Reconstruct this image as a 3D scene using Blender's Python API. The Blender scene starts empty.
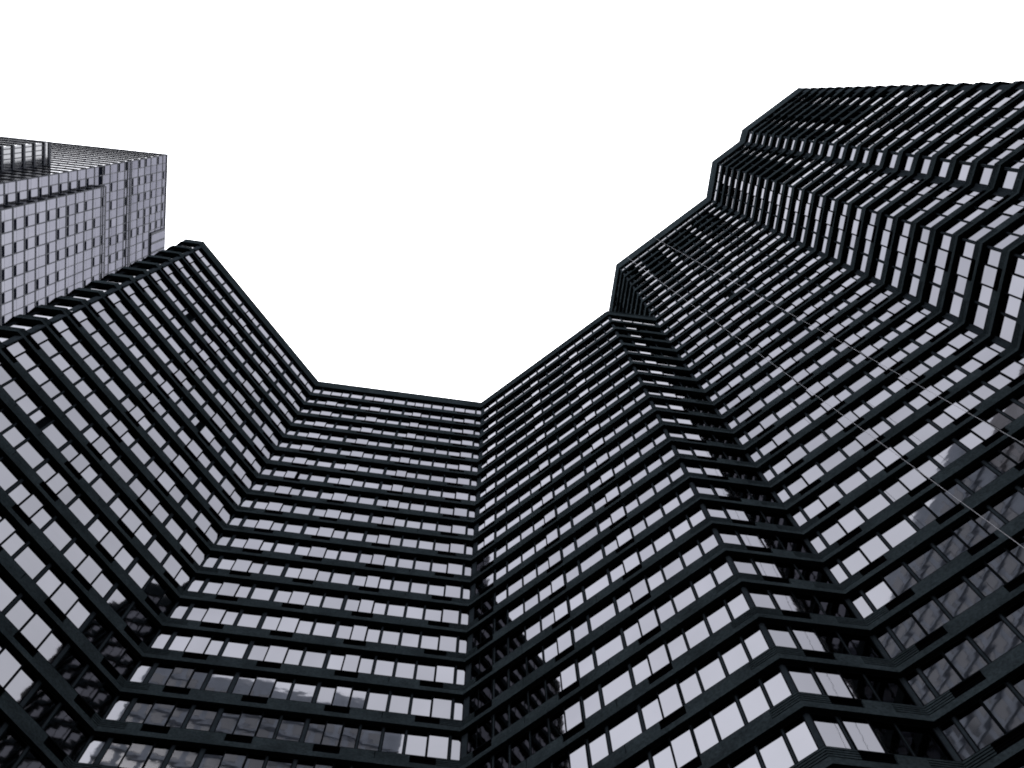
import bpy, math, random
import numpy as np
from mathutils import Vector, Matrix

random.seed(7)
rng = np.random.default_rng(11)
sc = bpy.context.scene
COL = sc.collection

# ------------------------------------------------------------------ camera
EYE = 1.6
F_PX = 1145.52
Mrot = Matrix(((0.999185688452639, 0.03914143677004308, -0.009793258855080441),
               (0.04034798621277017, -0.9693064541030978, 0.24252224236686695),
               (0.0, -0.24271989197767863, -0.9700964148157357)))   # world -> camera
cd = bpy.data.cameras.new('camera')
cam = bpy.data.objects.new('camera', cd)
COL.objects.link(cam)
cd.sensor_width = 36.0
cd.lens = F_PX / 1024 * 36.0
cd.clip_start = 0.1
cd.clip_end = 5000
mw = Mrot.transposed().to_4x4()
mw.translation = (0, 0, EYE)
cam.matrix_world = mw
sc.camera = cam

# ------------------------------------------------------------------ sky, sun, exposure
SUN_EL, SUN_AZ = math.radians(48), math.radians(-12)     # high behind the buildings, hidden by cloud
w = bpy.data.worlds.new('World')
sc.world = w
w.use_nodes = True
nt = w.node_tree
nt.nodes.clear()
N = nt.nodes.new
L = nt.links.new
out = N('ShaderNodeOutputWorld')
bg = N('ShaderNodeBackground')
bg.inputs['Strength'].default_value = 0.1
L(bg.outputs[0], out.inputs[0])
sky = N('ShaderNodeTexSky')
sky.sky_type = 'NISHITA'
sky.sun_disc = False
sky.sun_elevation = SUN_EL
sky.sun_rotation = SUN_AZ
hsv = N('ShaderNodeHueSaturation')
hsv.inputs['Saturation'].default_value = 0.15
L(sky.outputs[0], hsv.inputs['Color'])
tc = N('ShaderNodeTexCoord')
sep = N('ShaderNodeSeparateXYZ')
L(tc.outputs['Generated'], sep.inputs[0])
grad = N('ShaderNodeMapRange')                            # overcast sky: brighter towards the zenith
grad.inputs['From Min'].default_value = 0.0
grad.inputs['From Max'].default_value = 1.0
grad.inputs['To Min'].default_value = 7.5
grad.inputs['To Max'].default_value = 18.5
L(sep.outputs['Z'], grad.inputs['Value'])
nz = N('ShaderNodeTexNoise')
nz.inputs['Scale'].default_value = 3.2
nz.inputs['Detail'].default_value = 6
nz.inputs['Roughness'].default_value = 0.55
L(tc.outputs['Generated'], nz.inputs['Vector'])
nr = N('ShaderNodeMapRange')
nr.inputs['From Min'].default_value = 0.34
nr.inputs['From Max'].default_value = 0.62
nr.inputs['To Min'].default_value = 0.86
nr.inputs['To Max'].default_value = 1.04
L(nz.outputs['Fac'], nr.inputs['Value'])
mul = N('ShaderNodeMath')
mul.operation = 'MULTIPLY'
L(grad.outputs[0], mul.inputs[0])
L(nr.outputs[0], mul.inputs[1])
dot2 = N('ShaderNodeVectorMath')                          # the deck is thinner, so brighter, towards the west
dot2.operation = 'DOT_PRODUCT'
dot2.inputs[1].default_value = (-0.8, -0.3, 0.0)
L(tc.outputs['Generated'], dot2.inputs[0])
pm2 = N('ShaderNodeMapRange')
pm2.inputs['From Min'].default_value = -0.55
pm2.inputs['From Max'].default_value = 0.45
pm2.inputs['To Min'].default_value = 0.78
pm2.inputs['To Max'].default_value = 1.12
L(dot2.outputs['Value'], pm2.inputs['Value'])
mul3 = N('ShaderNodeMath')
mul3.operation = 'MULTIPLY'
mul3.inputs[0].default_value = 1.0
L(pm2.outputs[0], mul3.inputs[1])
mul2 = N('ShaderNodeMath')
mul2.operation = 'MULTIPLY'
L(mul.outputs[0], mul2.inputs[0])
L(mul3.outputs[0], mul2.inputs[1])
ccol = N('ShaderNodeVectorMath')
ccol.operation = 'SCALE'
ccol.inputs[0].default_value = (0.975, 0.985, 1.03)
L(mul2.outputs[0], ccol.inputs['Scale'])
mx = N('ShaderNodeMixRGB')
mx.inputs['Fac'].default_value = 0.92                     # the cloud deck over the clear sky
L(hsv.outputs[0], mx.inputs[1])
L(ccol.outputs[0], mx.inputs[2])
L(mx.outputs[0], bg.inputs['Color'])

sd = bpy.data.lights.new('sun', 'SUN')
sd.energy = 0.6
sd.angle = math.radians(14)
sd.color = (1.0, 0.97, 0.93)
sun = bpy.data.objects.new('sun', sd)
COL.objects.link(sun)
sdir = Vector((math.sin(SUN_AZ) * math.cos(SUN_EL), math.cos(SUN_AZ) * math.cos(SUN_EL), math.sin(SUN_EL)))
sun.rotation_euler = sdir.to_track_quat('Z', 'Y').to_euler()
sun.location = (0, 0, 300)

sc.view_settings.view_transform = 'Standard'
sc.view_settings.look = 'None'
sc.view_settings.exposure = 1.7
sc.view_settings.gamma = 1.0
sc.view_settings.use_curve_mapping = False
sc.cycles.filter_width = 1.9
sc.cycles.max_bounces = 8
sc.cycles.glossy_bounces = 5
sc.cycles.diffuse_bounces = 4


# ------------------------------------------------------------------ materials
def mat(name, col, rough=0.6, metal=0.0, noise=None, bump=None, island=0.0, spec=0.5, tint=None):
    """noise=(scale, amount) speckles the base colour; bump=(scale, strength, distance); island = spread between pieces"""
    m = bpy.data.materials.new(name)
    m.use_nodes = True
    t = m.node_tree
    b = t.nodes['Principled BSDF']
    b.inputs['Base Color'].default_value = (*col, 1)
    b.inputs['Roughness'].default_value = rough
    b.inputs['Metallic'].default_value = metal
    b.inputs['Specular IOR Level'].default_value = spec
    if tint:
        b.inputs['Specular Tint'].default_value = (*tint, 1)
    co = t.nodes.new('ShaderNodeTexCoord')
    src = None
    if noise:
        val = None
        for sc_, am in (noise if isinstance(noise, list) else [noise]):
            n = t.nodes.new('ShaderNodeTexNoise')
            n.inputs['Scale'].default_value = sc_
            n.inputs['Detail'].default_value = 5
            t.links.new(co.outputs['Object'], n.inputs['Vector'])
            r = t.nodes.new('ShaderNodeMapRange')
            r.inputs['From Min'].default_value = 0.3
            r.inputs['From Max'].default_value = 0.7
            r.inputs['To Min'].default_value = 1 - am
            r.inputs['To Max'].default_value = 1 + am
            t.links.new(n.outputs['Fac'], r.inputs['Value'])
            if val is None:
                val = r.outputs[0]
            else:
                q = t.nodes.new('ShaderNodeMath')
                q.operation = 'MULTIPLY'
                t.links.new(val, q.inputs[0])
                t.links.new(r.outputs[0], q.inputs[1])
                val = q.outputs[0]
        src = val
    if island:
        g = t.nodes.new('ShaderNodeNewGeometry')
        r = t.nodes.new('ShaderNodeMapRange')
        r.inputs['To Min'].default_value = 1 - island
        r.inputs['To Max'].default_value = 1 + island
        t.links.new(g.outputs['Random Per Island'], r.inputs['Value'])
        if src is None:
            src = r.outputs[0]
        else:
            q = t.nodes.new('ShaderNodeMath')
            q.operation = 'MULTIPLY'
            t.links.new(src, q.inputs[0])
            t.links.new(r.outputs[0], q.inputs[1])
            src = q.outputs[0]
    if src is not None:
        v = t.nodes.new('ShaderNodeVectorMath')
        v.operation = 'SCALE'
        v.inputs[0].default_value = col
        t.links.new(src, v.inputs['Scale'])
        t.links.new(v.outputs[0], b.inputs['Base Color'])
    if bump:
        n = t.nodes.new('ShaderNodeTexNoise')
        n.inputs['Scale'].default_value = bump[0]
        n.inputs['Detail'].default_value = 1.5
        n.inputs['Roughness'].default_value = 0.4
        t.links.new(co.outputs['Object'], n.inputs['Vector'])
        bp = t.nodes.new('ShaderNodeBump')
        bp.inputs['Strength'].default_value = bump[1]
        bp.inputs['Distance'].default_value = bump[2]
        t.links.new(n.outputs['Fac'], bp.inputs['Height'])
        t.links.new(bp.outputs[0], b.inputs['Normal'])
    return m


M_BAND = mat('dark_granite_band', (0.0158, 0.0208, 0.0238), 0.65, spec=0.0, noise=[(9, 0.32), (0.7, 0.28)], bump=(30, 0.25, 0.01))
M_SOFFIT = mat('dark_soffit', (0.0040, 0.0051, 0.0053), 0.7, spec=0.0, noise=(4, 0.2))  # near-black copy of the band stone: the undersides' shade put into the colour
M_WALL = mat('dark_metal_pier', (0.0152, 0.0191, 0.0231), 0.5, spec=0.0, noise=(3, 0.15))
M_FRAME = mat('black_frame', (0.003, 0.0037, 0.0045), 0.5, spec=0.0)
M_VENT = mat('black_vent', (0.0015, 0.0015, 0.002), 0.8, spec=0.0)
M_ROOF = mat('roof_gravel', (0.12, 0.12, 0.12), 0.9, noise=(20, 0.3))
M_GLASS = mat('mirror_glass', (0.1005, 0.1012, 0.1105), 0.025, metal=1.0, noise=(0.35, 0.05), bump=(1.6, 1.0, 0.0012), tint=(0.48, 0.48, 0.495), island=0.09)
M_TGLASS = mat('pale_glass', (0.150, 0.150, 0.163), 0.05, metal=0.9, noise=(0.3, 0.06), bump=(1.2, 1.0, 0.001), tint=(0.27, 0.27, 0.285), island=0.09)
M_TMULL = mat('tower_mullion', (0.0119, 0.0139, 0.0205), 0.6, spec=0.05)
M_TMULL2 = mat('tower_thin_mullion', (0.0297, 0.0317, 0.0409), 0.6, spec=0.1)
M_TDARK = mat('tower_dark_vent', (0.003, 0.0035, 0.006), 0.6, spec=0.0)
M_TTINT = mat('tower_tinted_glass', (0.0158, 0.0172, 0.0231), 0.15, metal=0.5, island=0.3)
M_CABLE = mat('galvanised_cable', (0.25, 0.25, 0.27), 0.6, metal=0.0, spec=0.0)
M_ASPH = mat('asphalt', (0.05, 0.05, 0.052), 0.9, noise=[(3, 0.2), (60, 0.25)])
M_PAVE = mat('paving', (0.16, 0.16, 0.16), 0.85, noise=[(2, 0.15), (30, 0.15)])
M_OFFICE = mat('office_concrete', (0.35, 0.39, 0.45), 0.85, noise=[(0.6, 0.2), (6, 0.1)])
M_OGLASS = mat('office_glass', (0.14, 0.15, 0.165), 0.1, spec=0.6)
M_OPALE = mat('office_pale_stone', (0.42, 0.41, 0.42), 0.85, noise=[(0.5, 0.2)])
M_BARK = mat('bark', (0.06, 0.05, 0.042), 0.9, noise=(8, 0.3))


# ------------------------------------------------------------------ mesh helpers
class MB:
    def __init__(self):
        self.v, self.f, self.m, self.mats = [], [], [], []

    def mi(self, m):
        if m not in self.mats:
            self.mats.append(m)
        return self.mats.index(m)

    def quad(self, pts, m):
        i = len(self.v)
        self.v += [tuple(p) for p in pts]
        self.f.append(tuple(range(i, i + len(pts))))
        self.m.append(self.mi(m))

    def hexa(self, lo, hi, m):
        """lo, hi: four points each (same winding, counter-clockwise seen from above)"""
        i = len(self.v)
        self.v += [tuple(p) for p in lo] + [tuple(p) for p in hi]
        k = self.mi(m)
        for q in ((3, 2, 1, 0), (4, 5, 6, 7), (0, 1, 5, 4), (1, 2, 6, 5), (2, 3, 7, 6), (3, 0, 4, 7)):
            self.f.append(tuple(i + a for a in q))
            self.m.append(k)

    def build(self, name, parent=None, origin=None):
        me = bpy.data.meshes.new(name)
        vs = self.v
        if origin is not None:
            vs = [(p[0] - origin[0], p[1] - origin[1], p[2] - origin[2]) for p in vs]
        me.from_pydata(vs, [], self.f)
        for m in self.mats:
            me.materials.append(m)
        me.polygons.foreach_set('material_index', self.m)
        me.update()
        o = bpy.data.objects.new(name, me)
        COL.objects.link(o)
        if parent is not None:
            o.parent = parent
        if origin is not None:
            o.location = origin
        return o


def tag(o, label=None, cat=None, group=None, kind=None):
    for k, v in (('label', label), ('category', cat), ('group', group), ('kind', kind)):
        if v:
            o[k] = v
    return o


def empty(name, loc=(0, 0, 0)):
    o = bpy.data.objects.new(name, None)
    o.location = loc
    COL.objects.link(o)
    return o


def project(p):
    c = Mrot @ Vector((p[0], p[1], p[2] - EYE))
    if c.z > -0.1:
        return None
    return (512 + F_PX * c.x / -c.z, 384 - F_PX * c.y / -c.z)


def screen_area(pts):
    ps = [project(p) for p in pts]
    if any(p is None for p in ps):
        return 0.0
    cx = sum(p[0] for p in ps) / len(ps)
    cy = sum(p[1] for p in ps) / len(ps)
    if not (0 <= cx <= 1024 and 0 <= cy <= 768):
        return 0.0
    a = 0
    for i in range(len(ps)):
        x0, y0 = ps[i]
        x1, y1 = ps[(i + 1) % len(ps)]
        a += x0 * y1 - x1 * y0
    return abs(a) / 2


# ------------------------------------------------------------------ ground
g = MB()
S = 1500
g.quad([(-S, -S, 0), (S, -S, 0), (S, S, 0), (-S, S, 0)], M_ASPH)
tag(g.build('ground'), kind='structure')

# ------------------------------------------------------------------ the dark zigzag building
ST = 3.0                                   # storey height
Z1 = 90.4127 + EYE                         # underside of band 1 (the sill band of the low block's top row)
LOWTOP = Z1 + 4.55
HIGHTOP = 126.438 + EYE
HB = 0.93                                  # height of a band
INS = 0.20                                 # glazing stands this far behind the band's face


def zb(n):
    return Z1 - (n - 1) * ST


def d2(a):
    a = math.radians(a)
    return np.array([math.cos(a), math.sin(a)])


P = {k: np.array(v) for k, v in dict(A=(-25.03, 10.59), B=(-16.485, 22.862), C=(-2.704, 25.313), D=(8.234, 17.781),
     E=(12.102, 18.460), G=(22.076, 11.504), H=(22.728, 7.646), I=(25.628, 5.628), J=(25.950, 4.403), K=(31.954, 0.2425)).items()}
P['Z'] = P['A'] - 1.45 * d2(10.2)
P['Y'] = P['Z'] + 9.0 * d2(145)            # hidden flank behind the left end
P['L'] = P['K'] + 7.0 * d2(10.2)           # hidden flank behind the right end
P['T'] = P['E'] + 9.0 * d2(100.2)          # tower flank above the low roof
LOW = ['Y', 'Z', 'A', 'B', 'C', 'D', 'E', 'G', 'H', 'I', 'J', 'K', 'L']
TOW = ['T', 'E', 'G', 'H', 'I', 'J', 'K', 'L']

PANES = {
    'ZA': [(0.05, 1.40)],
    'AB': [(.24, 1.06), (1.14, 1.94), (2.07, 2.9), (3.0, 3.76), (3.9, 4.65), (4.8, 5.93), (6.12, 6.73), (6.81, 7.46), (7.54, 8.14),
           (8.31, 9.42), (9.62, 10.4), (10.48, 11.36), (11.45, 12.2), (12.43, 13.37), (13.54, 14.38), (14.46, 15.17)],
    'BC': [(.04, .57), (.80, 1.49), (1.56, 2.37), (2.43, 3.0), (3.2, 4.12), (4.36, 5.06), (5.12, 5.94), (6.0, 6.66), (6.8, 7.72),
           (7.93, 8.57), (8.63, 9.28), (9.35, 9.94), (10.08, 10.9), (11.04, 11.86), (11.99, 12.8), (12.88, 13.69), (13.83, 14.2)],
    'CD': [(.08, .53), (.61, 1.33), (1.48, 2.15), (2.28, 3.15), (3.25, 4.04), (4.15, 4.83), (4.91, 5.61), (5.75, 6.46), (6.63, 7.88),
           (8.05, 8.75), (8.83, 9.59), (9.69, 10.39), (10.5, 11.37), (11.51, 12.33), (12.46, 13.14)],
    'DE': [(.36, 1.1), (1.25, 2.05), (2.15, 2.9), (3.0, 4.1)],
    'EG': [(.04, .45), (.61, 1.42), (1.5, 2.34), (2.49, 3.58), (3.73, 4.48), (4.55, 5.33), (5.4, 6.02), (6.18, 7.25), (7.43, 8.03),
           (8.1, 8.73), (8.81, 9.4), (9.53, 10.1), (10.28, 10.92), (11.0, 11.75), (11.85, 12.12)],
    'GH': [(.17, 1.16), (1.31, 2.12), (2.2, 3.07), (3.15, 3.86)],
    'HI': [(.3, 1.25), (1.38, 2.3), (2.4, 3.05), (3.13, 3.45)],
    'IJ': [(.14, 1.02)],
    'JK': [(.25, .75), (.85, 1.55), (1.64, 2.42), (2.55, 3.28), (3.4, 4.2), (4.3, 5.0), (5.12, 6.1), (6.2, 6.98)],
    'TE': [(.3, 1.3), (1.4, 2.2), (2.3, 3.1), (3.25, 4.2), (4.35, 5.1), (5.2, 6.0), (6.1, 6.9), (7.05, 8.0), (8.1, 8.75)],
}
VENTS = {
    'ZA': [], 'AB': [(.5, 1.42), (6.65, 7.7), (10.34, 11.45), (13.71, 14.7)], 'BC': [(1.62, 2.71), (4.91, 5.99), (8.4, 9.46), (12.25, 13.3)],
    'CD': [(.67, 1.63), (4.9, 5.91), (8.74, 9.78)], 'DE': [(.95, 2.0)], 'EG': [(.92, 2.0), (4.32, 5.42), (7.76, 8.84), (10.45, 11.5)],
    'GH': [(2.14, 3.19)], 'HI': [(2.3, 3.3)], 'IJ': [], 'JK': [(1.6, 2.6), (4.9, 5.95)], 'TE': [(2.0, 3.0), (5.2, 6.2)],
}
# opening lights: these panes stand proud of their neighbours
PROUD = {'AB': (0, 7, 11, 14), 'BC': (2, 6, 10, 15), 'CD': (1, 6, 10), 'DE': (1,), 'EG': (2, 5, 9, 13), 'GH': (2,), 'HI': (2,), 'JK': (2, 6), 'TE': (2, 5)}


class Poly:
    def __init__(self, names):
        self.n = names
        self.p = [P[k] for k in names]
        self.t = []
        for a, b in zip(self.p, self.p[1:]):
            d = b - a
            self.t.append(d / np.linalg.norm(d))
        self.nr = [np.array([t[1], -t[0]]) for t in self.t]        # outward normals
        self.len = [float(np.linalg.norm(b - a)) for a, b in zip(self.p, self.p[1:])]

    def at(self, i, s, d):
        return self.p[i] + self.t[i] * s - self.nr[i] * d

    def corner(self, j, d):
        if j == 0:
            return self.p[0] - self.nr[0] * d
        if j == len(self.p) - 1:
            return self.p[j] - self.nr[-1] * d
        n1, n2 = self.nr[j - 1], self.nr[j]
        return self.p[j] - (n1 + n2) * d / (1 + n1 @ n2)

    def faces(self):
        for i in range(len(self.t)):
            yield i, self.n[i] + self.n[i + 1]


ADJ = {'AB': (1, -.10), 'BC': (.998, -.11), 'CD': (.9915, 0), 'GH': (1, -.17)}
for _k, (_a, _b) in ADJ.items():
    PANES[_k] = [(_a * s0 + _b, _a * s1 + _b) for s0, s1 in PANES[_k]]
VADJ = {'AB': (1, -.12), 'BC': (.985, 0), 'CD': (.9915, 0), 'GH': (1, -.13)}
for _k, (_a, _b) in VADJ.items():
    VENTS[_k] = [(_a * s0 + _b, _a * s1 + _b) for s0, s1 in VENTS[_k]]
PL, PT = Poly(LOW), Poly(TOW)
for _pl in (PL, PT):                        # pane edges were sighted on a plane .21 m too deep: bring them forward along the sight lines
    for _i, _k in list(_pl.faces()):
        if _k in PANES and not isinstance(PANES[_k], tuple):
            _t, _d = _pl.t[_i], float(-_pl.p[_i] @ _pl.nr[_i])
            if _d > 1:
                PANES[_k] = tuple(tuple(s - .21 * float((_pl.p[_i] + _t * s) @ _t) / _d for s in ab) for ab in PANES[_k])


def sweep(mb, st, z0, z1, m, cap0=True, cap1=True, under=None):
    """st: list of (outer xy, inner xy); a solid strip along them"""
    i = len(mb.v)
    for o, n in st:
        mb.v += [(o[0], o[1], z0), (o[0], o[1], z1), (n[0], n[1], z1), (n[0], n[1], z0)]
    k = mb.mi(m)
    ku = mb.mi(under) if under else k
    for a in range(len(st) - 1):
        p, q = i + 4 * a, i + 4 * (a + 1)
        mb.f += [(p, q, q + 1, p + 1), (p + 1, q + 1, q + 2, p + 2), (p + 2, q + 2, q + 3, p + 3), (p + 3, q + 3, q, p)]
        mb.m += [k, k, k, ku]
    if cap0:
        mb.f.append((i, i + 1, i + 2, i + 3))
        mb.m.append(k)
    if cap1:
        e = i + 4 * (len(st) - 1)
        mb.f.append((e + 3, e + 2, e + 1, e))
        mb.m.append(k)


def run(pl, d0, d1):
    return [(pl.corner(j, d0), pl.corner(j, d1)) for j in range(len(pl.p))]


def seg(pl, i, s0, s1, d0, d1):
    return [(pl.at(i, s0, d0), pl.at(i, s0, d1)), (pl.at(i, s1, d0), pl.at(i, s1, d1))]


building = tag(empty('apartment_building', (4, 30, 0)), 'dark zigzag high-rise with continuous black bands and strip windows, stepping up at right',
               'building')
BO = Vector(building.location)


def put(mb, name, parent=None, origin=None):
    """link a mesh built in world coordinates under the building"""
    o = mb.build(name, None, origin)
    par = parent or building
    o.parent = par
    o.matrix_parent_inverse = par.matrix_world.inverted() if par is building else Matrix.Identity(4)
    return o


bpy.context.view_layer.update()

GRV = 1.02                                  # the grooved corner pieces reach this far from each corner
vents_all, wins_all = [], []

for n in range(-9, 31):
    pl = PL if n >= 1 else PT
    z = zb(n)
    fine = n >= 9
    mb = MB()
    LIPH = 0.37
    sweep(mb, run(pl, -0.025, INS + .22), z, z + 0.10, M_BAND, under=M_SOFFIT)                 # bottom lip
    sweep(mb, run(pl, 0.0, INS + .22), z + 0.10, z + LIPH, M_BAND)
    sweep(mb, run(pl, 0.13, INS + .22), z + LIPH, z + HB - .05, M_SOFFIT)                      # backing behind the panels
    sweep(mb, run(pl, 0.012, INS + .22), z + HB - .05, z + HB, M_FRAME)                        # sill flashing
    pz0, pz1 = z + LIPH, z + HB - .052
    nf = len(pl.t)
    ends = []
    for i, key in pl.faces():
        ln = pl.len[i]
        v = VENTS.get(key, [])
        a0 = min(GRV, ln * .5 - .04) if i > 0 else 0
        b0 = min(GRV, ln * .5 - .04) if i < nf - 1 else 0
        if v:
            a0 = min(a0, v[0][0]) if v[0][0] > .3 else a0
            b0 = min(b0, ln - v[-1][1])
        ends.append((a0, ln - b0))
        # plain panels between the corner pieces, split by the vents and by joints
        cuts = [(a0, ln - b0)]
        for va, vb in v:
            nc = []
            for ca, cb in cuts:
                if vb <= ca or va >= cb:
                    nc.append((ca, cb))
                else:
                    if va - ca > .03:
                        nc.append((ca, va))
                    if cb - vb > .03:
                        nc.append((vb, cb))
            cuts = nc
        for ca, cb in cuts:
            k = max(1, round((cb - ca) / 1.75)) if fine else 1
            for q in range(k):
                s0 = ca + (cb - ca) * q / k + (.008 if q else 0.0)
                s1 = ca + (cb - ca) * (q + 1) / k - (.008 if q < k - 1 else 0.0)
                sweep(mb, seg(pl, i, s0 + .006, s1 - .006, 0.0, .128), pz0, pz1, M_BAND)
        for va, vb in v:
            vents_all.append((n, pl, i, va, vb, pz0, pz1))
    for j in range(1, nf):                   # grooved corner pieces
        i = j
        st = [(pl.at(i - 1, ends[i - 1][1], 0), pl.at(i - 1, ends[i - 1][1], .128)), (pl.corner(j, 0), pl.corner(j, .128)),
              (pl.at(i, ends[i][0], 0), pl.at(i, ends[i][0], .128))]
        if fine:
            k = 4
            h = (pz1 - pz0) / k
            for q in range(k):
                sweep(mb, st, pz0 + q * h + .055, pz0 + (q + 1) * h, M_BAND)
        else:
            sweep(mb, st, pz0, pz1, M_BAND)
    put(mb, 'spandrel_band')

    # ---------------- the glazed strip above this band
    zs = z + HB
    zh = z + ST
    top = n in (1, -9)                        # tall rows at the head of the low block and of the tower
    ins = 0.155 if top else INS
    for i, key in pl.faces():
        pa = PANES.get(key, [])
        for q, (s0, s1) in enumerate(pa):
            d = ins
            if q in PROUD.get(key, ()) and not top:
                d = ins - .045
            corners = [pl.at(i, s, d) for s in (s0, s1)]
            quad = [(*corners[0], zs), (*corners[1], zs), (*corners[1], zh), (*corners[0], zh)]
            outer = pl.at(i, (s0 + s1) / 2, 0)
            e0 = .035 if q == 0 else min(.035, (s0 - pa[q - 1][1]) / 2 - .003)
            e1 = .035 if q == len(pa) - 1 else min(.035, (pa[q + 1][0] - s1) / 2 - .003)
            wins_all.append(dict(e0=e0, e1=e1, n=n, pl=pl, i=i, key=key, q=q, s0=s0, s1=s1, d=d, z0=zs, z1=zh, area=screen_area(quad)))

# ---------------- piers between the windows, walls behind, parapets and roofs
wall = MB()
for n in range(-9, 31):
    pl = PL if n >= 1 else PT
    zs, zh = zb(n) + HB, zb(n) + ST
    ins = 0.155 if n in (1, -9) else INS
    sweep(wall, run(pl, ins + .075, ins + .20), zs, zh, M_FRAME, under=M_FRAME)
    nf = len(pl.t)
    for i, key in pl.faces():
        pa = PANES.get(key, [])
        for (a0, a1), (b0, b1) in zip(pa, pa[1:]):
            gap = b0 - a1
            if gap > .085:
                sweep(wall, seg(pl, i, a1 + .037, b0 - .037, ins - .004, ins + .07), zs, zh, M_WALL)
    for j in range(1, nf):
        ka, kb = pl.n[j - 1] + pl.n[j], pl.n[j] + pl.n[j + 1]
        sa = PANES[ka][-1][1] + .037 if ka in PANES else pl.len[j - 1] - .3
        sb = PANES[kb][0][0] - .037 if kb in PANES else .3
        st = [(pl.at(j - 1, sa, ins - .006), pl.at(j - 1, sa, ins + .07)), (pl.corner(j, ins - .006), pl.corner(j, ins + .07)),
              (pl.at(j, sb, ins - .006), pl.at(j, sb, ins + .07))]
        sweep(wall, st, zs, zh, M_FRAME if pl.n[j] == 'Z' else M_WALL)
# base storey below the last band and the solid body behind the facade
sweep(wall, run(PL, .20, .62), 0, zb(30), M_WALL)


def body(pl, back, z0, z1):
    ring = [pl.corner(j, .66) for j in range(len(pl.p))] + [np.array(b) for b in back]
    k = len(ring)
    for a in range(k):
        p, q = ring[a], ring[(a + 1) % k]
        wall.quad([(*p, z0), (*q, z0), (*q, z1), (*p, z1)], M_WALL)
    wall.quad([(*p, z1) for p in ring], M_ROOF)


body(PL, [(38, 40), (-27, 44)], 0, Z1 + 4.2)
body(PT, [(40, 38), (14, 38)], Z1 + 3.6, HIGHTOP - .5)
put(wall, 'wall')


def parapet(pl, z0, z1, name):
    mb = MB()
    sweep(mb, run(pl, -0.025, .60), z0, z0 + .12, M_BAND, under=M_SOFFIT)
    sweep(mb, run(pl, 0.0, .60), z0 + .12, z1 - .14, M_BAND)
    sweep(mb, run(pl, -0.045, .68), z1 - .14, z1, M_BAND)
    return put(mb, name)


LOWP = Poly(['Y', 'Z', 'A', 'B', 'C', 'D', 'E'])
parapet(LOWP, zb(0), LOWTOP, 'parapet')
parapet(PT, zb(-10), HIGHTOP, 'parapet')


def vent_geo(mb, vt):
    n, pl, i, va, vb, z0, z1 = vt
    sweep(mb, seg(pl, i, va, vb, .10, .126), z0, z1, M_VENT)
    if n >= 12:
        k = 4
        for q in range(k):
            zc = z0 + (q + .35) * (z1 - z0) / k
            o0, o1 = pl.at(i, va, .055), pl.at(i, vb, .055)
            i0, i1 = pl.at(i, va, .098), pl.at(i, vb, .098)
            mb.hexa([(*o0, zc), (*o1, zc), (*i1, zc + .05), (*i0, zc + .05)],
                    [(*o0, zc + .012), (*o1, zc + .012), (*i1, zc + .062), (*i0, zc + .062)], M_VENT)


def vent_area(vt):
    n, pl, i, va, vb, z0, z1 = vt
    a, b = pl.at(i, va, 0), pl.at(i, vb, 0)
    return screen_area([(*a, z0), (*b, z0), (*b, z1), (*a, z1)])


vents_all.sort(key=lambda t: -vent_area(t))
rest = MB()
for k, vt in enumerate(vents_all):
    if k < 98:
        mb = MB()
        vent_geo(mb, vt)
        put(mb, 'vent')
    else:
        vent_geo(rest, vt)
put(rest, 'vent')['kind'] = 'stuff'

OPEN = {('AB', 14, 4): .55, ('AB', 5, 4): .3, ('AB', 9, 10): .5, ('EG', 3, 6): .3, ('BC', 8, 2): .8}


def frame_geo(mb, W, fw=.035):
    pl, i, d = W['pl'], W['i'], W['d']
    s0, s1, z0, z1 = W['s0'], W['s1'], W['z0'], W['z1']
    z1 = z1 - .004
    for a, b, c, e in ((s0 - W['e0'], s0 + .01, z0, z1), (s1 - .01, s1 + W['e1'], z0, z1), (s0 + .01, s1 - .01, z0, z0 + fw), (s0 + .01, s1 - .01, z1 - fw, z1)):
        sweep(mb, seg(pl, i, a, b, d - .003, d + .072 + (INS - d if d < INS and d != .155 else 0)), c, e, M_FRAME)


def pane_geo(mb, W, fw=.035):
    pl, i, d = W['pl'], W['i'], W['d']
    s0, s1, z0, z1 = W['s0'] + .01, W['s1'] - .01, W['z0'] + fw, W['z1'] - fw - .004
    tx, tz = rng.normal(0, .003), rng.normal(0, .003)          # every pane sits a hair out of true
    ox = [tx * (s0 - s1) / 2, tx * (s1 - s0) / 2]
    h = z1 - z0
    if (W['key'], W['n'], W['q']) in OPEN:                        # a sash slid aside, black backing standing in for the dark room
        s1 = s0 + (s1 - s0) * OPEN[(W['key'], W['n'], W['q'])]
    pts = []
    for z, k in ((z0, -1), (z1, 1)):
        for s, e in ((s0, 0), (s1, 1)):
            dd = d + ox[e] + k * tz * h / 2
            pts.append((*pl.at(i, s, dd), z))
    inn = [(p[0] - pl.nr[i][0] * .012, p[1] - pl.nr[i][1] * .012, p[2]) for p in pts]
    mb.hexa([inn[0], inn[1], pts[1], pts[0]], [inn[2], inn[3], pts[3], pts[2]], M_GLASS)


wins_all.sort(key=lambda W: -W['area'])
rest = MB()
for k, W in enumerate(wins_all):
    if k < 98:
        c = W['pl'].at(W['i'], (W['s0'] + W['s1']) / 2, W['d'])
        org = Vector((c[0], c[1], W['z0']))
        mb = MB()
        frame_geo(mb, W)
        f = put(mb, 'window', None, org)
        mb = MB()
        pane_geo(mb, W)
        p = mb.build('pane', None, org)
        p.parent = f
        p.location = (0, 0, 0)
    else:
        frame_geo(rest, W)
        pane_geo(rest, W)
put(rest, 'window')['kind'] = 'stuff'

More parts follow.
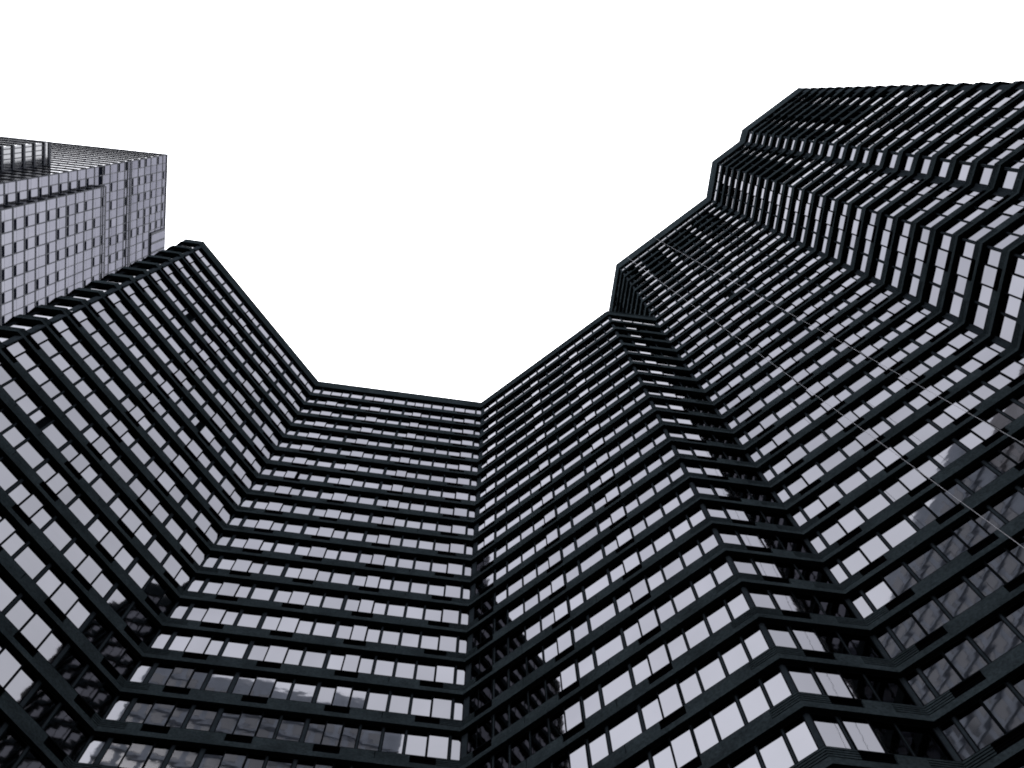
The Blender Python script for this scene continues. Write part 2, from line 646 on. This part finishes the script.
# ------------------------------------------------------------------ pale glass skyscraper at the left
Ug, Vg = d2(98.3), d2(188.3)
Q = np.array([-58.089, 7.342])
HT = 202.02 + EYE
tower = tag(empty('glass_skyscraper', (-75, 30, 0)), 'pale gridded glass skyscraper rising behind the low dark wing at upper left', 'skyscraper')
bpy.context.view_layer.update()


def puts(mb, name, par=None):
    o = mb.build(name)
    o.parent = tower
    o.matrix_parent_inverse = tower.matrix_world.inverted()
    return o


def tp(u, v, h):
    q = Q + Ug * u + Vg * v
    return (q[0], q[1], h)


def tbox(mb, u0, u1, v0, v1, h0, h1, m):
    mb.hexa([tp(u0, v0, h0), tp(u0, v1, h0), tp(u1, v1, h0), tp(u1, v0, h0)][::-1],
            [tp(u0, v0, h1), tp(u0, v1, h1), tp(u1, v1, h1), tp(u1, v0, h1)][::-1], m)


FL = 3.4
UC = 1.36
HSTEP, HBAY = 181.2 + EYE, 167.7 + EYE
floors = [HT - 1.8 - FL * k for k in range(60) if HT - 1.8 - FL * k > 0]
mb = MB()
tbox(mb, 0, 48, 0.0, 34, 0, HT, M_TDARK)                     # core behind the glass
puts(mb, 'core')
mb = MB()
tbox(mb, -.12, 48, -.12, 34, HT, HT + .9, M_TMULL)
puts(mb, 'parapet')
bay = MB()
tbox(bay, 2.75, 40, -1.0, -.003, 0, HBAY, M_TDARK)
tbox(bay, 2.70, 40, -1.08, -.004, HBAY, HBAY + .5, M_TMULL)
puts(bay, 'projecting_bay')
wing = MB()
tbox(wing, -3.2, -.003, 4.6, 26, 0, 161 + EYE, M_TTINT)  # low wing in darker tinted glass
tbox(wing, -3.3, -.004, 4.5, 26, 161 + EYE, 161.7 + EYE, M_TMULL)
for h in floors:
    if 60 < h < 160 + EYE:
        tbox(wing, -3.22, -.005, 4.45, 4.597, h - .35, h + .25, M_TMULL)
        tbox(wing, -3.35, -3.203, 4.45, 26, h - .35, h + .25, M_TMULL)
for k in range(5):
    tbox(wing, -3.2 + k * .64 + .3, -3.2 + k * .64 + .38, 4.5, 4.596, 60, 160 + EYE, M_TMULL)
puts(wing, 'shaded_wing')

# grid and glass
gl_rest, grid, vents = MB(), MB(), []
wins = []


def skin(axis, c0, c1, off, h0, h1, step):
    """a curtain wall on the plane v = off (axis 'u') or u = off (axis 'v'), facing outwards"""
    ncol = int(round((c1 - c0) / step))
    step = (c1 - c0) / ncol
    fl = [h for h in floors if h0 - .1 < h < h1 - .5]

    def bx(mb, a0, a1, e0, e1, b0, b1, m):
        if axis == 'u':
            tbox(mb, a0, a1, off - e1, off - e0, b0, b1, m)
        else:
            tbox(mb, off - e1, off - e0, a0, a1, b0, b1, m)
    for k in range(ncol + 1):
        thick = k % 2 == 0
        e = .085 if thick else .05
        bx(grid, c0 + k * step - e, c0 + k * step + e, .003, .055 if thick else .05, h0, h1, M_TMULL if thick else M_TMULL2)
    for h in fl:
        bx(grid, c0, c1, .004, .09 if axis == 'u' else .165, h - .32, h + .02, M_TMULL)
        if h + .95 < h1:
            bx(grid, c0, c1, .004, .052, h + .87, h + .92, M_TMULL2)
    for h in fl:
        t = min(h + FL - .32, h1)
        for k in range(ncol):
            a0, a1 = c0 + k * step + .07, c0 + (k + 1) * step - .07
            vent = False
            if axis == 'u':
                key = (int(round(h / FL)), k)
                vent = (k % 2 == (1 if h < HBAY else 0)) and rng.random() < .78 or rng.random() < .05
            lo = h + .02
            if vent:
                vents.append((bx, a0, a1, lo, lo + .86))
                lo = h + .94
            wins.append((bx, a0, a1, lo, t))


skin('u', 0, 2.72, 0, 60, HBAY, UC)
skin('u', 0, 46, 0, HBAY + .55, HT, UC)
skin('u', 2.75, 40, -1.0, 60, HBAY, UC)
skin('v', 0, 33, 0, 60, HT, 2.2)
skin('v', -1.0, -.05, 2.75, 60, HBAY, .95)
puts(grid, 'mullion_grid')
# belts: a bright and a dark line round the face at the step and over the bay
belt = MB()
tbox(belt, 0, 46, -.12, -.01, HSTEP - .2, HSTEP + .02, M_TMULL)
tbox(belt, 0, 46, -.12, -.011, HSTEP + .95, HSTEP + 1.15, M_TMULL)
tbox(belt, 2.75, 40, -1.11, -1.01, HBAY - .9, HBAY - .65, M_TMULL)
puts(belt, 'belt_course')
plant = MB()                                                  # ribbed panel at the roof corner
tbox(plant, 12.6, 45, -.30, -.071, 194 + EYE, HT - .3, M_TGLASS)
for k in range(20):
    tbox(plant, 12.65 + k * 1.6, 12.95 + k * 1.6, -.36, -.301, 194 + EYE, HT - .3, M_TMULL)
tbox(plant, 12.5, 45, -.32, -.07, 193.8 + EYE, 194 + EYE - .003, M_TMULL2)
puts(plant, 'ribbed_panel')


def area_bx(bx, a0, a1, b0, b1):
    t = MB()
    bx(t, a0, a1, .02, .04, b0, b1, M_TGLASS)
    return t


def t_area(wv):
    t = area_bx(*wv)
    lo = t.v[0:4]
    hi = t.v[4:8]
    c = [sum(p[k] for p in t.v) / 8 for k in range(3)]
    pr = project(c)
    if pr is None or not (0 <= pr[0] < 1024 and 0 <= pr[1] < 768):
        return 0
    if pr[1] > 327 - .48 * pr[0]:                 # behind the low wing
        return 0
    return max(screen_area([lo[0], lo[1], hi[1], hi[0]]), screen_area([lo[1], lo[2], hi[2], hi[1]]))


for lst, nm, m in ((wins, 'window', M_TGLASS), (vents, 'vent_panel', M_TDARK)):
    lst.sort(key=lambda wv: -t_area(wv))
    rest = MB()
    for k, (bx, a0, a1, b0, b1) in enumerate(lst):
        mb = MB() if k < 98 else rest
        bx(mb, a0, a1, .012, .045 if nm == 'window' else .03, b0, b1, m)
        if k < 98:
            puts(mb, nm)
    puts(rest, nm)['kind'] = 'stuff'

# ------------------------------------------------------------------ the two cables hung across the tower


def ray(x, y):
    r = Mrot.transposed() @ Vector(((x - 512) / F_PX, -(y - 384) / F_PX, -1))
    return r


tE = (P['G'] - P['E']) / np.linalg.norm(P['G'] - P['E'])
nE = np.array([tE[1], -tE[0]])


def cable(s_top, px_far, dist, label, r=.0095):
    q = P['E'] + tE * s_top + nE * .06
    a = Vector((q[0], q[1], HIGHTOP - .1))
    b_dir = ray(*px_far)
    va = a - Vector((0, 0, EYE))
    nrm = va.cross(b_dir)
    # foot on the pavement: in the plane through the eye and the cable, dist in front of the facade
    A = np.array([[nrm.x, nrm.y], [nE[0], nE[1]]])
    rhs = np.array([nrm.z * EYE, float(P['E'] @ nE) + dist])
    f = np.linalg.solve(A, rhs)
    b = Vector((f[0], f[1], 0.0))
    mb = MB()
    d = (b - a).normalized()
    x = d.cross(Vector((0, 0, 1))).normalized()
    y = d.cross(x)
    K, NS = 6, 24
    base = len(mb.v)
    for k in range(NS + 1):
        c = a.lerp(b, k / NS)
        for j in range(K):
            t = 2 * math.pi * j / K
            mb.v.append(tuple(c + x * (r * math.cos(t)) + y * (r * math.sin(t))))
    mb.mi(M_CABLE)
    for k in range(NS):
        for j in range(K):
            p, q2 = base + k * K + j, base + k * K + (j + 1) % K
            mb.f.append((p, q2, q2 + K, p + K))
            mb.m.append(0)
    o = mb.build('cable')
    for p in o.data.polygons:
        p.use_smooth = True
    return tag(o, label, 'cable', 'cables strung across the tower')


cable(1.40, (1024, 548), 4.5, 'lower of two thin pale cables strung diagonally across the tower windows')
cable(5.0, (1024, 444), 4.5, 'upper of two thin pale cables strung diagonally across the tower windows')

# ------------------------------------------------------------------ the office block across the street, seen mirrored in the low windows


def office(name, label, x0, x1, y0, y1, h, floor, bay, m):
    root = tag(empty(name, ((x0 + x1) / 2, (y0 + y1) / 2, 0)), label, 'building')
    bpy.context.view_layer.update()

    def pp(mb, nm):
        o = mb.build(nm)
        o.parent = root
        o.matrix_parent_inverse = root.matrix_world.inverted()
        return o
    b = MB()
    b.hexa([(x0, y0, 0), (x1, y0, 0), (x1, y1, 0), (x0, y1, 0)], [(x0, y0, h), (x1, y0, h), (x1, y1, h), (x0, y1, h)], m)
    pp(b, 'wall')
    gmb, rib = MB(), MB()
    nf = int((h - 6) / floor)
    nb = int((x1 - x0 - .6) / bay)
    for f in range(nf):
        z0 = 5 + f * floor
        for k in range(nb):
            a = x0 + .3 + k * bay
            gmb.hexa([(a + .35, y1 + .002, z0 + 1.1), (a + bay - .35, y1 + .002, z0 + 1.1), (a + bay - .35, y1 + .06, z0 + 1.1), (a + .35, y1 + .06, z0 + 1.1)],
                     [(a + .35, y1 + .002, z0 + floor - .4), (a + bay - .35, y1 + .002, z0 + floor - .4), (a + bay - .35, y1 + .06, z0 + floor - .4), (a + .35, y1 + .06, z0 + floor - .4)], M_OGLASS)
        rib.hexa([(x0 - .1, y1 + .003, z0), (x1 + .1, y1 + .003, z0), (x1 + .1, y1 + .3, z0), (x0 - .1, y1 + .3, z0)],
                 [(x0 - .1, y1 + .003, z0 + .3), (x1 + .1, y1 + .003, z0 + .3), (x1 + .1, y1 + .3, z0 + .3), (x0 - .1, y1 + .3, z0 + .3)], m)
    pp(gmb, 'window')['kind'] = 'stuff'
    pp(rib, 'ledge')
    return root


office('office_building', 'grey concrete office block across the street, mirrored in the low windows', -30, 3.5, -52, -30, 137.5, 3.6, 2.2, M_OFFICE)
office('office_building', 'lower pale office block beside the grey one across the street', 3.8, 24, -50, -30.5, 131, 3.4, 2.6, M_OPALE)
